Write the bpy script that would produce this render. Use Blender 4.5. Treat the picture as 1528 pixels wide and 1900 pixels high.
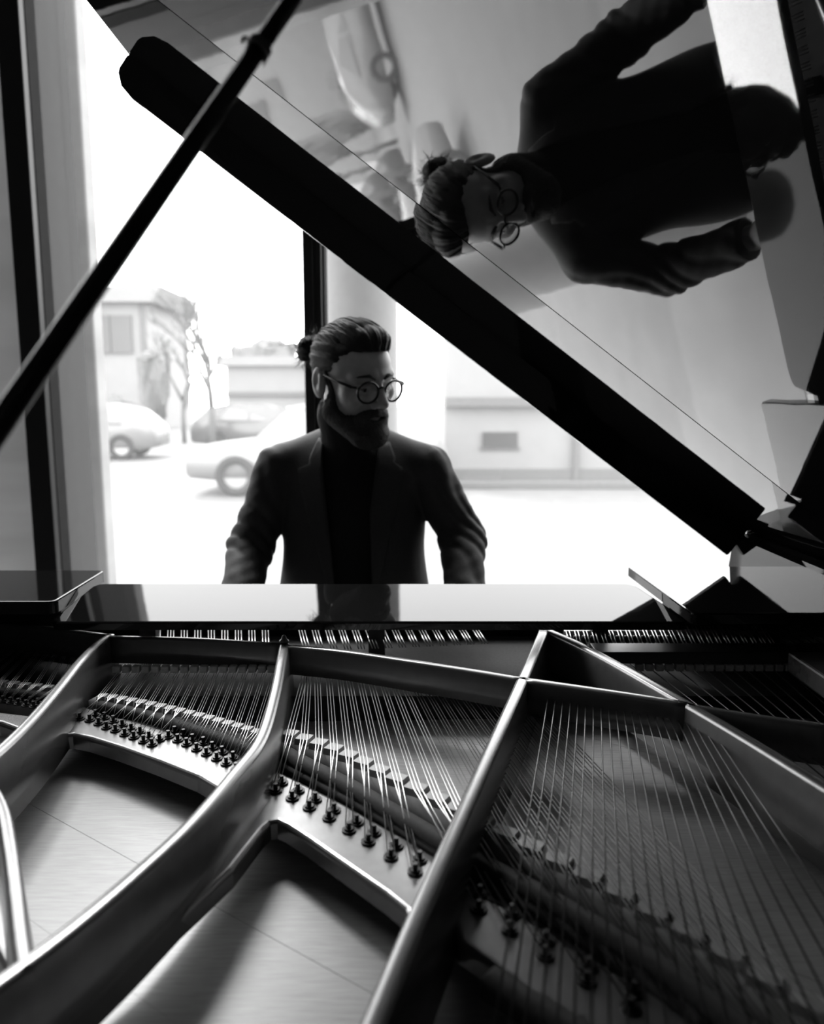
import bpy, bmesh, math, random
import numpy as np
from mathutils import Vector, Matrix
random.seed(7); np.random.seed(7)
for o in list(bpy.data.objects): bpy.data.objects.remove(o)
S = bpy.context.scene; COL = S.collection
PI = math.pi; R = math.radians

# ------------------------------------------------------------------ camera
W_, H_, F_ = 1528.0, 1900.0, 1434.0
CAMZ = 1.27; PITCH = R(8.4)
cd = bpy.data.cameras.new('camera'); cam = bpy.data.objects.new('camera', cd); COL.objects.link(cam)
cam.location = (0, 0, CAMZ); cam.rotation_euler = (R(90) - PITCH, 0, 0)
cd.sensor_fit = 'VERTICAL'; cd.sensor_height = 36.0; cd.lens = 36.0 * F_ / H_
cd.clip_start = 0.02; cd.clip_end = 300
cd.dof.use_dof = True; cd.dof.focus_distance = 1.15; cd.dof.aperture_fstop = cd.lens / 1000 / 0.0080
S.camera = cam
# ------------------------------------------------------------------ world, light, exposure
w = bpy.data.worlds.new('overcast_sky'); S.world = w; w.use_nodes = True
bg = w.node_tree.nodes['Background']; bg.inputs[0].default_value = (1, 1, 1, 1); bg.inputs[1].default_value = 7.0
S.view_settings.view_transform = 'Standard'; S.view_settings.look = 'None'
S.view_settings.exposure = 0.0; S.view_settings.gamma = 1.0; S.view_settings.use_curve_mapping = False
def portal(loc, sx, sz, rot=(R(-90), 0, 0)):
    l = bpy.data.lights.new('window_portal', 'AREA'); l.shape = 'RECTANGLE'; l.size = sx; l.size_y = sz
    l.cycles.is_portal = True
    o = bpy.data.objects.new('window_portal', l); COL.objects.link(o); o.location = loc
    o.rotation_euler = rot
portal((-0.6, 2.96, 2.2), 6.0, 4.3)
sl = bpy.data.lights.new('hazy_sun', 'SUN'); sl.energy = 4.4; sl.angle = R(14)
so = bpy.data.objects.new('hazy_sun', sl); COL.objects.link(so)
so.rotation_euler = Vector((math.sin(R(23)) * math.cos(R(44)), -math.cos(R(23)) * math.cos(R(44)), -math.sin(R(44)))).to_track_quat('-Z', 'Y').to_euler()

# ------------------------------------------------------------------ helpers
cp, sp_ = math.cos(PITCH), math.sin(PITCH)
def ray(x, y):
    a = (x - W_ / 2) / F_; b = (H_ / 2 - y) / F_
    return Vector((a, cp + b * sp_, -sp_ + b * cp))
def pz(x, y, z):            # photo pixel -> point on the horizontal plane at height z
    d = ray(x, y); return Vector((0, 0, CAMZ)) + d * ((z - CAMZ) / d.z)
def pyy(x, y, Y):           # photo pixel -> point at depth Y
    d = ray(x, y); return Vector((0, 0, CAMZ)) + d * (Y / d.y)

def mat(name, c, rough=.5, metal=0., ior=1.45, noise=0., nscale=20., bump=0., bscale=40., stretch=(1, 1, 1), rot=0., coat=0.):
    m = bpy.data.materials.new(name); m.use_nodes = True; nt = m.node_tree; p = nt.nodes['Principled BSDF']
    p.inputs['Base Color'].default_value = (c, c, c, 1); p.inputs['Roughness'].default_value = rough
    p.inputs['Metallic'].default_value = metal; p.inputs['IOR'].default_value = ior
    p.inputs['Coat Weight'].default_value = coat; p.inputs['Coat Roughness'].default_value = .05
    tc = nt.nodes.new('ShaderNodeTexCoord'); mp = nt.nodes.new('ShaderNodeMapping')
    mp.inputs['Rotation'].default_value = (0, 0, rot); mp.inputs['Scale'].default_value = stretch
    nt.links.new(tc.outputs['Object'], mp.inputs[0])
    if noise:
        n = nt.nodes.new('ShaderNodeTexNoise'); n.inputs['Scale'].default_value = nscale; n.inputs['Detail'].default_value = 4
        nt.links.new(mp.outputs[0], n.inputs['Vector'])
        r = nt.nodes.new('ShaderNodeMapRange')
        r.inputs['From Min'].default_value = .3; r.inputs['From Max'].default_value = .7
        r.inputs['To Min'].default_value = c * (1 - noise); r.inputs['To Max'].default_value = c * (1 + noise)
        nt.links.new(n.outputs['Fac'], r.inputs['Value']); nt.links.new(r.outputs[0], p.inputs['Base Color'])
    if bump:
        n = nt.nodes.new('ShaderNodeTexNoise'); n.inputs['Scale'].default_value = bscale; n.inputs['Detail'].default_value = 2
        nt.links.new(mp.outputs[0], n.inputs['Vector'])
        b = nt.nodes.new('ShaderNodeBump'); b.inputs['Strength'].default_value = 1; b.inputs['Distance'].default_value = bump
        nt.links.new(n.outputs['Fac'], b.inputs['Height']); nt.links.new(b.outputs[0], p.inputs['Normal'])
    return m
M = dict(
    lacquer=mat('black_lacquer', .006, .03, ior=1.5, bump=.00006, bscale=14),
    lid=mat('black_lid_lacquer', .006, .02, ior=1.9, bump=.00022, bscale=5),
    plate=mat('bronze_plate', .21, .27, .65, noise=.08, nscale=60, bump=.00003, bscale=300),
    steel=mat('steel_wire', .6, .28, .85, noise=.05),
    wound=mat('copper_wound_wire', .12, .35, 1.0, noise=.1, nscale=300),
    wood=mat('soundboard_spruce', .25, .36, ior=1.5, noise=.22, nscale=30, stretch=(1.2, 26, 1), rot=R(35), bump=.00008, bscale=60),
    maple=mat('bridge_maple', .34, .45, noise=.15, nscale=50),
    felt=mat('dark_felt', .022, .9, noise=.3, nscale=200),
    feltl=mat('pale_felt', .42, .95, noise=.2, nscale=200),
    pin=mat('blued_pin', .03, .3, .6, noise=.1),
    ivory=mat('key_white', .75, .2, noise=.02), ebony=mat('key_black', .012, .25, noise=.05),
    case=mat('inner_case', .03, .35, noise=.2, nscale=30),
    brass=mat('brass', .45, .3, 1., noise=.05),
    floor=mat('floor_boards', .07, .45, noise=.2, nscale=8, stretch=(1, 8, 1)),
    wall=mat('wall_paint', .14, .8, noise=.03), wallw=mat('window_wall_paint', .16, .7, noise=.05),
    ceil=mat('ceiling_paint', .2, .9, noise=.02),
    frame=mat('dark_frame', .018, .45, noise=.1), reveal=mat('grey_reveal', .045, .95, ior=1.15, noise=.06),
    skin=mat('skin', .44, .45, noise=.06, nscale=60, bump=.0004, bscale=500),
    hair=mat('hair', .026, .62, ior=1.3, noise=.5, nscale=30, stretch=(30, 6, 30), bump=.001, bscale=120),
    beard=mat('beard', .03, .7, noise=.6, nscale=400, bump=.002, bscale=500),
    jacket=mat('jacket_wool', .036, .75, noise=.2, nscale=300, bump=.0006, bscale=600),
    knit=mat('turtleneck_knit', .010, .9, noise=.2, nscale=200, stretch=(6, 6, 1), bump=.0008, bscale=250),
    trouser=mat('trouser_cloth', .015, .8, noise=.2, nscale=200),
    shoe=mat('shoe_leather', .01, .3, noise=.1),
    spec=mat('spectacle_acetate', .012, .2, noise=.1),
    bench=mat('bench_leather', .012, .4, noise=.2, nscale=80, bump=.0006, bscale=200),
    road=mat('asphalt', .135, .8, noise=.08, nscale=3), paint=mat('road_paint', .4, .7, noise=.05),
    kerb=mat('kerb_stone', .1, .8, noise=.1), pave=mat('pavement', .17, .85, noise=.06, nscale=3),
    stucco=mat('white_stucco', .22, .9, noise=.04, nscale=2), ledge=mat('grey_ledge', .11, .9, noise=.05),
    pier=mat('pier_render', .4, .9, noise=.16, nscale=2.5, stretch=(.4, .4, 2.5)), column=mat('column_concrete', .2, .8, noise=.05),
    roof=mat('roof_tiles', .1, .9, noise=.2), wind=mat('far_window', .04, .2, noise=.1),
    carw=mat('white_car_paint', .2, .25, noise=.02, coat=.3), carg=mat('grey_car_paint', .1, .25, noise=.02, coat=.3),
    tyre=mat('tyre', .03, .8, noise=.1), hub=mat('wheel_hub', .4, .3, .6, noise=.05), carglass=mat('car_glass', .2, .08, noise=.05),
    bark=mat('bark', .1, .9, noise=.2), leaf=mat('hedge_leaf', .13, .9, noise=.4),
)
def glassmat(name, tint=.97, ior=1.45, veil=0.):
    m = bpy.data.materials.new(name); m.use_nodes = True; nt = m.node_tree; nt.nodes.clear()
    out = nt.nodes.new('ShaderNodeOutputMaterial'); t = nt.nodes.new('ShaderNodeBsdfTransparent'); g = nt.nodes.new('ShaderNodeBsdfGlossy')
    t.inputs[0].default_value = (tint, tint, tint, 1); g.inputs['Roughness'].default_value = 0.01
    lw = nt.nodes.new('ShaderNodeLayerWeight'); lw.inputs[0].default_value = .5; pw = nt.nodes.new('ShaderNodeMath'); pw.operation = 'POWER'; pw.inputs[1].default_value = 5
    f = nt.nodes.new('ShaderNodeMath'); f.operation = 'MULTIPLY_ADD'; f0 = ((ior - 1) / (ior + 1)) ** 2; f.inputs[1].default_value = 1 - f0; f.inputs[2].default_value = f0
    nt.links.new(lw.outputs['Facing'], pw.inputs[0]); nt.links.new(pw.outputs[0], f.inputs[0]); mx = nt.nodes.new('ShaderNodeMixShader')
    nt.links.new(f.outputs[0], mx.inputs[0]); nt.links.new(t.outputs[0], mx.inputs[1]); nt.links.new(g.outputs[0], mx.inputs[2])
    if veil:  # overexposure haze put into the glass as a translucent mix
        tl = nt.nodes.new('ShaderNodeBsdfTranslucent'); tl.inputs[0].default_value = (.8, .8, .8, 1); m2 = nt.nodes.new('ShaderNodeMixShader'); m2.inputs[0].default_value = veil
        nt.links.new(mx.outputs[0], m2.inputs[1]); nt.links.new(tl.outputs[0], m2.inputs[2]); nt.links.new(m2.outputs[0], out.inputs[0])
    else: nt.links.new(mx.outputs[0], out.inputs[0])
    return m
M['glass'] = glassmat('window_glass', veil=.04); M['lens'] = glassmat('spectacle_lens', .92, 1.35)

def link(name, me, m, parent=None, smooth=False):
    if m is not None and not me.materials: me.materials.append(M[m] if isinstance(m, str) else m)
    if smooth:
        for p in me.polygons: p.use_smooth = True
    o = bpy.data.objects.new(name, me); COL.objects.link(o)
    if parent is not None:
        o.parent = parent; o.matrix_parent_inverse = Matrix.Translation(parent.location).inverted() if parent.parent is None else Matrix.Identity(4)
        if parent.parent is not None:
            o.matrix_parent_inverse = world_of(parent).inverted()
    return o
def world_of(o):
    m = Matrix.LocRotScale(o.location, o.rotation_euler, o.scale)
    if o.parent is not None: m = world_of(o.parent) @ o.matrix_parent_inverse @ m
    return m
def mesh(name, V, Fc):
    me = bpy.data.meshes.new(name); me.from_pydata([tuple(v) for v in V], [], Fc); me.update(); return me
def from_bm(name, bm):
    bmesh.ops.recalc_face_normals(bm, faces=bm.faces)
    me = bpy.data.meshes.new(name); bm.to_mesh(me); bm.free(); return me
def tag(o, label=None, cat=None, group=None, kind=None):
    if label: o['label'] = label
    if cat: o['category'] = cat
    if group: o['group'] = group
    if kind: o['kind'] = kind
    return o
def empty(name, loc=(0, 0, 0)):
    o = bpy.data.objects.new(name, None); COL.objects.link(o); o.location = loc; o.empty_display_size = .1; return o
def bm_box(bm, x0, x1, y0, y1, z0, z1):
    r = bmesh.ops.create_cube(bm, size=1)
    for v in r['verts']:
        v.co = Vector(((x0 + x1) / 2 + v.co.x * (x1 - x0), (y0 + y1) / 2 + v.co.y * (y1 - y0), (z0 + z1) / 2 + v.co.z * (z1 - z0)))
    return r['verts']
def box(name, x0, x1, y0, y1, z0, z1, m, parent=None, bev=0., seg=2):
    bm = bmesh.new(); bm_box(bm, x0, x1, y0, y1, z0, z1)
    if bev: bmesh.ops.bevel(bm, geom=bm.edges[:], offset=bev, segments=seg, profile=.5, affect='EDGES')
    return link(name, from_bm(name, bm), m, parent, smooth=False)
def boxes(name, L, m, parent=None):
    bm = bmesh.new()
    for b in L: bm_box(bm, *b)
    return link(name, from_bm(name, bm), m, parent)
def slab(name, pts, z0, z1, m, parent=None, bev=0., seg=3, smooth=False):
    """horizontal polygon pts (x,y) extruded z0..z1, upper and lower edges bevelled"""
    bm = bmesh.new(); vs = [bm.verts.new((p[0], p[1], z0)) for p in pts]
    f = bm.faces.new(vs); e = bmesh.ops.extrude_face_region(bm, geom=[f])
    for v in e['geom']:
        if isinstance(v, bmesh.types.BMVert): v.co.z = z1
    bmesh.ops.recalc_face_normals(bm, faces=bm.faces)
    if bev:
        ed = [x for x in bm.edges if abs(x.verts[0].co.z - x.verts[1].co.z) < 1e-6 and x.verts[0].co.z > (z0 + z1) / 2]
        bmesh.ops.bevel(bm, geom=ed, offset=bev, segments=seg, profile=.5, affect='EDGES', clamp_overlap=True)
    return link(name, from_bm(name, bm), m, parent, smooth)
def catmull(P, n=8):
    P = [Vector(p) for p in P]; Q = [2 * P[0] - P[1]] + P + [2 * P[-1] - P[-2]]; out = []
    for i in range(1, len(Q) - 2):
        for k in range(n):
            t = k / n; a, b, c, d = Q[i - 1:i + 3]
            out.append(.5 * ((2 * b) + (c - a) * t + (2 * a - 5 * b + 4 * c - d) * t * t + (3 * b - a - 3 * c + d) * t ** 3))
    out.append(P[-1]); return out
def tube_vf(P, rad, n=8, cap=True):
    P = [Vector(p) for p in P]; V = []; Fc = []
    rs = rad if isinstance(rad, (list, tuple)) else [rad] * len(P)
    T0 = (P[1] - P[0]).normalized(); up = Vector((0, 0, 1)) if abs(T0.z) < .9 else Vector((1, 0, 0)); N = T0.cross(up).normalized()
    for i, p in enumerate(P):
        T = (P[min(i + 1, len(P) - 1)] - P[max(i - 1, 0)]).normalized(); N = (N - T * N.dot(T)).normalized(); B = T.cross(N)
        for k in range(n):
            a = 2 * PI * k / n; V.append(p + (N * math.cos(a) + B * math.sin(a)) * rs[i])
    for i in range(len(P) - 1):
        for k in range(n):
            k2 = (k + 1) % n; Fc.append((i * n + k, i * n + k2, (i + 1) * n + k2, (i + 1) * n + k))
    if cap: Fc.append(tuple(range(n))[::-1]); Fc.append(tuple((len(P) - 1) * n + k for k in range(n)))
    return V, Fc
def tube(name, P, rad, m, parent=None, n=8):
    V, Fc = tube_vf(P, rad, n); return link(name, mesh(name, V, Fc), m, parent, True)
def tubes(name, L, m, parent=None, n=6):
    V = []; Fc = []
    for P, r in L:
        v, f = tube_vf(P, r, n); o = len(V); V += v; Fc += [tuple(i + o for i in q) for q in f]
    return link(name, mesh(name, V, Fc), m, parent, True)
def lathe(name, prof, c, m, parent=None, n=20, smooth=True):
    V = []; Fc = []
    for r, z in prof:
        for k in range(n): a = 2 * PI * k / n; V.append((c[0] + r * math.cos(a), c[1] + r * math.sin(a), c[2] + z))
    for i in range(len(prof) - 1):
        for k in range(n): k2 = (k + 1) % n; Fc.append((i * n + k, i * n + k2, (i + 1) * n + k2, (i + 1) * n + k))
    Fc.append(tuple(range(n))[::-1]); Fc.append(tuple((len(prof) - 1) * n + k for k in range(n)))
    return link(name, mesh(name, V, Fc), m, parent, smooth)
def sweep(name, path, prof, m, parent=None):
    """path: (x,y,z_top) points; prof: list of (side offset, height below top)"""
    P = [Vector(p) for p in path]; V = []; Fc = []; n = len(prof)
    for i, p in enumerate(P):
        T = (P[min(i + 1, len(P) - 1)] - P[max(i - 1, 0)]); T.z = 0; T.normalize(); N = Vector((T.y, -T.x, 0))
        for s, h in prof: V.append(p + N * s + Vector((0, 0, -h)))
    for i in range(len(P) - 1):
        for k in range(n): k2 = (k + 1) % n; Fc.append((i * n + k, (i + 1) * n + k, (i + 1) * n + k2, i * n + k2))
    Fc.append(tuple(range(n))); Fc.append(tuple((len(P) - 1) * n + k for k in range(n))[::-1])
    bm = bmesh.new(); me = mesh(name, V, Fc); bm.from_mesh(me); bpy.data.meshes.remove(me)
    return link(name, from_bm(name, bm), m, parent, True)
def rprof(wt, wb, h, r=.004):
    L = [(-wb / 2, h), (-wb / 2 * .5 - wt / 4, h * .55), (-wt / 2, r * 1.2), (-wt / 2 + r * .35, r * .35), (-wt / 2 + r * 1.2, 0)]
    return L + [(-s, z) for s, z in L[::-1]]

# ------------------------------------------------------------------ setting: room
WY0, WY1 = 2.70, 2.93
def struct(o): o['kind'] = 'structure'; return o
struct(box('floor', -4.2, 3.6, -4.5, 2.93, -.1, 0, 'floor'))
struct(box('ceiling', -4.2, 3.6, -4.5, 2.93, 4.6, 4.7, 'ceil'))
struct(box('wall_left', -4.3, -4.2, -4.5, 2.93, 0, 4.6, 'wall'))
struct(box('wall_right', 3.6, 3.7, -4.5, 2.93, 0, 4.6, 'wall'))
struct(box('wall_behind', -4.3, 3.7, -4.6, -4.5, 0, 4.6, 'wall'))
# window wall: lintel, low sill, end piers
wb = struct(boxes('wall_back', [(-4.2, 3.6, WY0, WY1, 4.3, 4.6), (-4.2, 3.6, WY0, WY1, 0, .12), (-4.2, -3.6, WY0, WY1, .12, 4.3), (1.9, 3.6, WY0, WY1, .12, 4.3)], 'wallw'))
tp = empty('trim_1', (-1.29, WY0, .12)); tp['kind'] = 'structure'
box('post_face', -1.335, -1.258, WY0 - .02, WY0 + .02, .12, 4.3, 'frame', tp, .004)
box('post_reveal', -1.335, -1.256, WY0 + .02, 3.03, .12, 4.3, 'reveal', tp)
def window(n, x0, x1):
    e = empty('window_%d' % n, ((x0 + x1) / 2, 2.78, .12)); e['kind'] = 'structure'
    box('glass_pane', x0, x1, 2.785, 2.791, .12, 4.3, 'glass', e)
    box('window_sill', x0, x1, WY0 - .03, 2.78, .12, .15, 'frame', e, .004)
    return e
window(1, -3.6, -1.335); w2 = window(2, -1.256, -.368); w3 = window(3, -.298, 1.9)
tm = empty('trim_2', (-.333, 2.7, .12)); tm['kind'] = 'structure'
box('mullion_bar', -.368, -.334, 2.69, 2.83, .12, 4.3, 'frame', tm, .003)
box('mullion_bar', -.330, -.306, 2.70, 2.83, .12, 4.3, 'frame', tm, .003)
box('mullion_edge', -.304, -.298, 2.72, 2.82, .12, 4.3, 'reveal', tm)
tr = empty('trim_3', (.9, 2.7, .12)); tr['kind'] = 'structure'
box('mullion_bar', 1.28, 1.345, 2.69, 2.83, .12, 4.3, 'frame', tr, .003)

# ------------------------------------------------------------------ grand piano
Z_RIM, Z_DESK, Z_STRUT, Z_STR, Z_PL, Z_SB = .997, .91, .865, .818, .800, .752
piano = tag(empty('grand_piano', (0, .8, 0)), 'black lacquered grand piano with raised lid and open strings', 'piano')
X_R, X_L = .70, -.83
outer = catmull([(X_L, 1.765, 0), (X_L, 1.3, 0), (X_L, .95, 0), (-.77, .75, 0), (-.61, .5, 0), (-.43, .27, 0), (-.29, 0, 0), (-.11, -.3, 0), (.18, -.52, 0), (.48, -.56, 0), (.66, -.47, 0), (X_R, -.3, 0), (X_R, .2, 0), (X_R, 1.0, 0), (X_R, 1.55, 0), (X_R, 1.765, 0)], 6)
outer = [Vector((min(max(p.x, X_L), X_R), p.y, 0)) for p in outer]
def offset(path, d):
    out = []
    for i, p in enumerate(path):
        T = (path[min(i + 1, len(path) - 1)] - path[max(i - 1, 0)]).normalized(); out.append(p + Vector((-T.y, T.x, 0)) * d)
    return out
inner = offset(outer, .045)
V = []; Fc = []
prof = [(0, .60), (0, Z_RIM - .006), (.006, Z_RIM), (.039, Z_RIM), (.045, Z_RIM - .006), (.045, .60)]
offs = [offset(outer, d) for d, z in prof]
for i in range(len(outer)):
    for k, (d, z) in enumerate(prof): V.append((offs[k][i].x, offs[k][i].y, min(z, .77 if outer[i].y > 1.5 else .905) if (outer[i].x < 0 and outer[i].y > 1.22) or outer[i].y > 1.56 else z))
n = len(prof)
for i in range(len(outer) - 1):
    for k in range(n): k2 = (k + 1) % n; Fc.append((i * n + k, (i + 1) * n + k, (i + 1) * n + k2, i * n + k2))
Fc.append(tuple(range(n))); Fc.append(tuple((len(outer) - 1) * n + k for k in range(n)))
bm = bmesh.new(); me = mesh('rim', V, Fc); bm.from_mesh(me)
rim = link('rim', from_bm('rim', bm), 'lacquer', piano)
tag(rim, 'glossy black curved case rim')
# soundboard of spruce boards with fine joints
sb_out = [p for p in offset(outer, .05) if p.y < 1.22]
sb = empty('soundboard', (0, .6, Z_SB)); sb.parent = piano; sb.matrix_parent_inverse = Matrix.Translation(piano.location).inverted()
ang = R(-35); dn = Vector((-math.sin(ang), math.cos(ang), 0))
k0 = -8
for k in range(-9, 16):
    bm = bmesh.new(); f = bm.faces.new([bm.verts.new((p.x, p.y, 0)) for p in sb_out])
    for s, c in ((1, k * .12 + .0002), (-1, (k + 1) * .12 - .0002)):
        bmesh.ops.bisect_plane(bm, geom=bm.verts[:] + bm.edges[:] + bm.faces[:], plane_co=dn * c, plane_no=dn * s, clear_inner=True)
    if not bm.faces: bm.free(); continue
    dz = random.uniform(-.0002, .0002)
    for v in bm.verts: v.co.z = Z_SB + dz
    ex = bmesh.ops.extrude_face_region(bm, geom=bm.faces[:])
    for v in ex['geom']:
        if isinstance(v, bmesh.types.BMVert): v.co.z = Z_SB - .010
    o = link('board', from_bm('board', bm), 'wood', sb)
slab('piano_bottom', [(p.x, p.y) for p in offset(outer, .044)], .60, .64, 'case', piano)
# ---- cast iron plate
plate = empty('cast_iron_plate', (0, .8, Z_PL)); plate.parent = piano; plate.matrix_parent_inverse = Matrix.Translation(piano.location).inverted()
def Pz(L, z): return [pz(x, y, z) for x, y in L]
def strut(px, wt, wb, h, z=Z_STRUT, n=8, name='strut', r=.004, m='plate', zs=None):
    pts = [pz(x, y, z if zs is None else zs[i]) for i, (x, y) in enumerate(px)]
    return sweep(name, catmull(pts, n) if len(pts) > 2 else pts, rprof(wt, wb, h, r), m, plate)
strut([(205, 1176), (180, 1193), (148, 1225), (112, 1270), (60, 1330), (0, 1388), (-80, 1450)], .017, .030, .085)          # strut beside treble
strut([(527, 1192), (522, 1222), (510, 1285), (484, 1368), (432, 1436), (355, 1524), (262, 1610), (150, 1705), (20, 1803), (-120, 1900)], .017, .032, .085)
strut([(1010, 1164), (970, 1256), (900, 1412), (820, 1592), (756, 1738), (692, 1893), (640, 2020)], .018, .030, .090)
strut([(1008, 1164), (1100, 1206), (1275, 1303), (1400, 1376), (1540, 1462), (1700, 1560)], .018, .030, .085)
strut([(-40, 1420), (0, 1488), (16, 1560), (27, 1640), (36, 1720), (46, 1796)], .014, .024, .085)
# rail (capo bar) between struts
strut([(-90, 1150), (60, 1160), (205, 1178)], .016, .024, .060, name='rail', n=6)
strut([(203, 1180), (360, 1184), (525, 1194)], .016, .024, .044, name='rail', n=6)
strut([(527, 1196), (640, 1207), (770, 1226), (880, 1243), (968, 1258)], .016, .024, .046, name='rail', n=6)
strut([(968, 1258), (1120, 1280), (1275, 1304)], .018, .026, .050, name='rail', n=6)
strut([(1275, 1306), (1400, 1326), (1540, 1345)], .016, .024, .050, name='rail', n=6)
lathe('plate_bolt', [(.008, 0), (.008, .004), (.005, .006), (.003, .012), (.001, .013)], pz(527, 1192, Z_STRUT), 'plate', plate, 12)
# webs with openings
def web(px, bev=.006, z=Z_PL, th=.022, m='plate'):
    return slab('plate_web', [(p.x, p.y) for p in Pz(px, z)], z - th, z, m, plate, bev, 4)
web([(145, 1305), (220, 1330), (330, 1345), (480, 1392), (478, 1440), (452, 1484), (410, 1466), (366, 1440), (293, 1411), (220, 1385), (165, 1368), (135, 1362), (122, 1364), (108, 1373), (55, 1415), (0, 1446), (-80, 1500), (-90, 1480), (0, 1420), (108, 1342)])
web([(500, 1420), (560, 1450), (640, 1490), (720, 1535), (850, 1600), (838, 1640), (800, 1720), (757, 1808), (700, 1960), (655, 1960), (735, 1770), (754, 1718), (757, 1700), (750, 1686), (713, 1656), (640, 1605), (567, 1554), (530, 1530), (514, 1523), (502, 1525), (488, 1538), (457, 1578), (432, 1610), (366, 1672), (293, 1738), (220, 1796), (110, 1888), (40, 1950), (0, 1950), (90, 1850), (200, 1760), (280, 1700), (350, 1635), (415, 1565), (450, 1520), (485, 1465)])
web([(-80, 1290), (0, 1320), (90, 1330), (60, 1362), (0, 1340), (-80, 1330)])
web([(-60, 1950), (-20, 1800), (30, 1815), (90, 1840), (20, 1960)])
web([(862, 1640), (960, 1690), (1100, 1780), (1300, 1880), (1420, 1980), (1200, 1980), (1060, 1905), (960, 1820), (850, 1745), (835, 1700)])
web([(-60, 1500), (0, 1486), (14, 1560), (24, 1640), (32, 1720), (40, 1790), (10, 1800), (-40, 1700)])
# ---- strings, hitch pins, bridges
def zp(L, ox, oy, s): return [(ox + x / s, oy + y / s) for x, y in L]
def string(P, r, m='steel'): return tube('string', P, r, m, piano, 5)
pin_me = None
def hitch(p, s=1.0):
    global pin_me
    if pin_me is None:
        bm = bmesh.new()
        def disc(r, z0, z1, n=14, tilt=0.):
            c = bmesh.ops.create_cone(bm, cap_ends=True, segments=n, radius1=r, radius2=r, depth=z1 - z0)
            for v in c['verts']: v.co.z += (z0 + z1) / 2; v.co.y += -.12 * v.co.z if tilt else 0
        disc(.0080, .0, .0022); disc(.0054, .0022, .004); disc(.0026, .004, .011, 10, 1)
        pin_me = from_bm('hitch_pin', bm); pin_me.materials.append(M['pin'])
    o = link('hitch_pin', pin_me, None, plate); o.matrix_parent_inverse = world_of(plate).inverted(); o.location = p; o.scale = (s,) * 3
    return o
notch_me = mesh('bridge_notch', [(-.5, -.5, 0), (.5, -.5, 0), (.5, .5, 0), (-.5, .5, 0), (-.5, -.35, 1), (.5, -.35, 1), (.5, .35, 1), (-.5, .35, 1)], [(3, 2, 1, 0), (4, 5, 6, 7), (0, 1, 5, 4), (1, 2, 6, 5), (2, 3, 7, 6), (3, 0, 4, 7)])
notch_me.materials.append(M['maple'])
def bridge(groups, width=.030, felt=.022, fgap=.030):
    """groups: px positions of string groups on the bridge"""
    P = [pz(x, y, Z_STR) for x, y in groups]
    path = [p - Vector((0, 0, .008)) for p in P]
    e = sweep('bridge', [path[0] + (path[0] - path[1])] + path + [path[-1] + (path[-1] - path[-2])], [(-width / 2, .055), (-width / 2, .001), (width / 2, .001), (width / 2, .055)], 'maple', piano)
    for i, p in enumerate(P):
        T = (P[min(i + 1, len(P) - 1)] - P[max(i - 1, 0)]); L = T.length / (2 if 0 < i < len(P) - 1 else 1); a = math.atan2(T.y, T.x)
        o = link('bridge_notch', notch_me, None, e); o.matrix_parent_inverse = world_of(e).inverted()
        o.location = (p.x, p.y, Z_STR - .0095); o.rotation_euler = (0, 0, a + .25); o.scale = (L * .74, width * .86, .0075)
    return P
def felt_strip(px, width, z0, z1, n=6):
    P = catmull([pz(x, y, z1) for x, y in px], n)
    return sweep('felt_strip', P, [(-width / 2, z1 - z0), (-width / 2, .001), (width / 2, .001), (width / 2, z1 - z0)], 'felt', piano)
# middle section (between the two long struts) and its run on under the bass strings
S2 = 2.729
bx = [215, 285, 360, 435, 510, 585, 665, 750, 850, 955, 1065, 1180, 1300, 1430, 1570, 1720, 1880, 2050, 2230, 2420, 2620, 2840]
by = [890, 912, 935, 962, 995, 1030, 1070, 1112, 1160, 1212, 1265, 1322, 1385, 1450, 1522, 1600, 1685, 1780, 1880, 1990, 2110, 2240]
tx = [280, 305, 352, 412, 470, 518, 575, 630, 690, 745, 800, 855, 910, 965, 1020, 1080, 1140, 1200, 1260, 1320, 1380, 1440]
BP = zp(list(zip(bx, by)), 460, 1030, S2)
TP = [(460 + x / S2, 1030 + (640 + 4.5 * i) / S2) for i, x in enumerate(tx)]
pinz = [(250, 460, 280, 420), (333, 497, 363, 460), (420, 545, 450, 505), (520, 598, 545, 560), (620, 660, 660, 620), (718, 718, 748, 672), (832, 795, 860, 738), (955, 870, 978, 808)]
PB = bridge(BP)
pins = [((420 + a / S2, 1300 + b / S2), (420 + c / S2, 1300 + d / S2)) for a, b, c, d in pinz]
pins += [((888, 1688), (890, 1660)), ((946, 1727), (950, 1696)), ((1011, 1774), (1013, 1746)), ((1088, 1822), (1092, 1796)), ((1170, 1872), (1176, 1842))]
pp = [(pz(*a, Z_PL), pz(*b, Z_PL)) for a, b in pins]
for a, b in pp: hitch(a); hitch(b)
for i in range(len(BP)):
    far = pz(*TP[i], Z_STR); B = PB[i]; d = (B - far).normalized(); side = Vector((d.y, -d.x, 0))
    far = far - d * .09
    for k in (-1, 0, 1):
        off = side * k * .0044
        pts = [far + off, B + off + d * -.008, B + off + d * .010]
        if i < len(pp):
            tgt = pp[i][1] if k > 0 else pp[i][0]
            pts.append(Vector((tgt.x, tgt.y, Z_PL + .007)) + side * (-.0040, .0036, .0040)[k + 1])
        else: pts.append(B + off + d * .16 + Vector((0, 0, -.012)))
        string(pts, .00072, 'steel' if i < 11 else 'wound')  # lower tenors in dark wound wire, which also paints in the shade there
felt_strip([(508, 1378), (560, 1408), (640, 1448), (720, 1494), (800, 1542), (840, 1565), (900, 1598), (1000, 1650), (1120, 1720), (1260, 1810), (1420, 1930)], .020, Z_PL - .01, Z_STR - .004)
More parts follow.
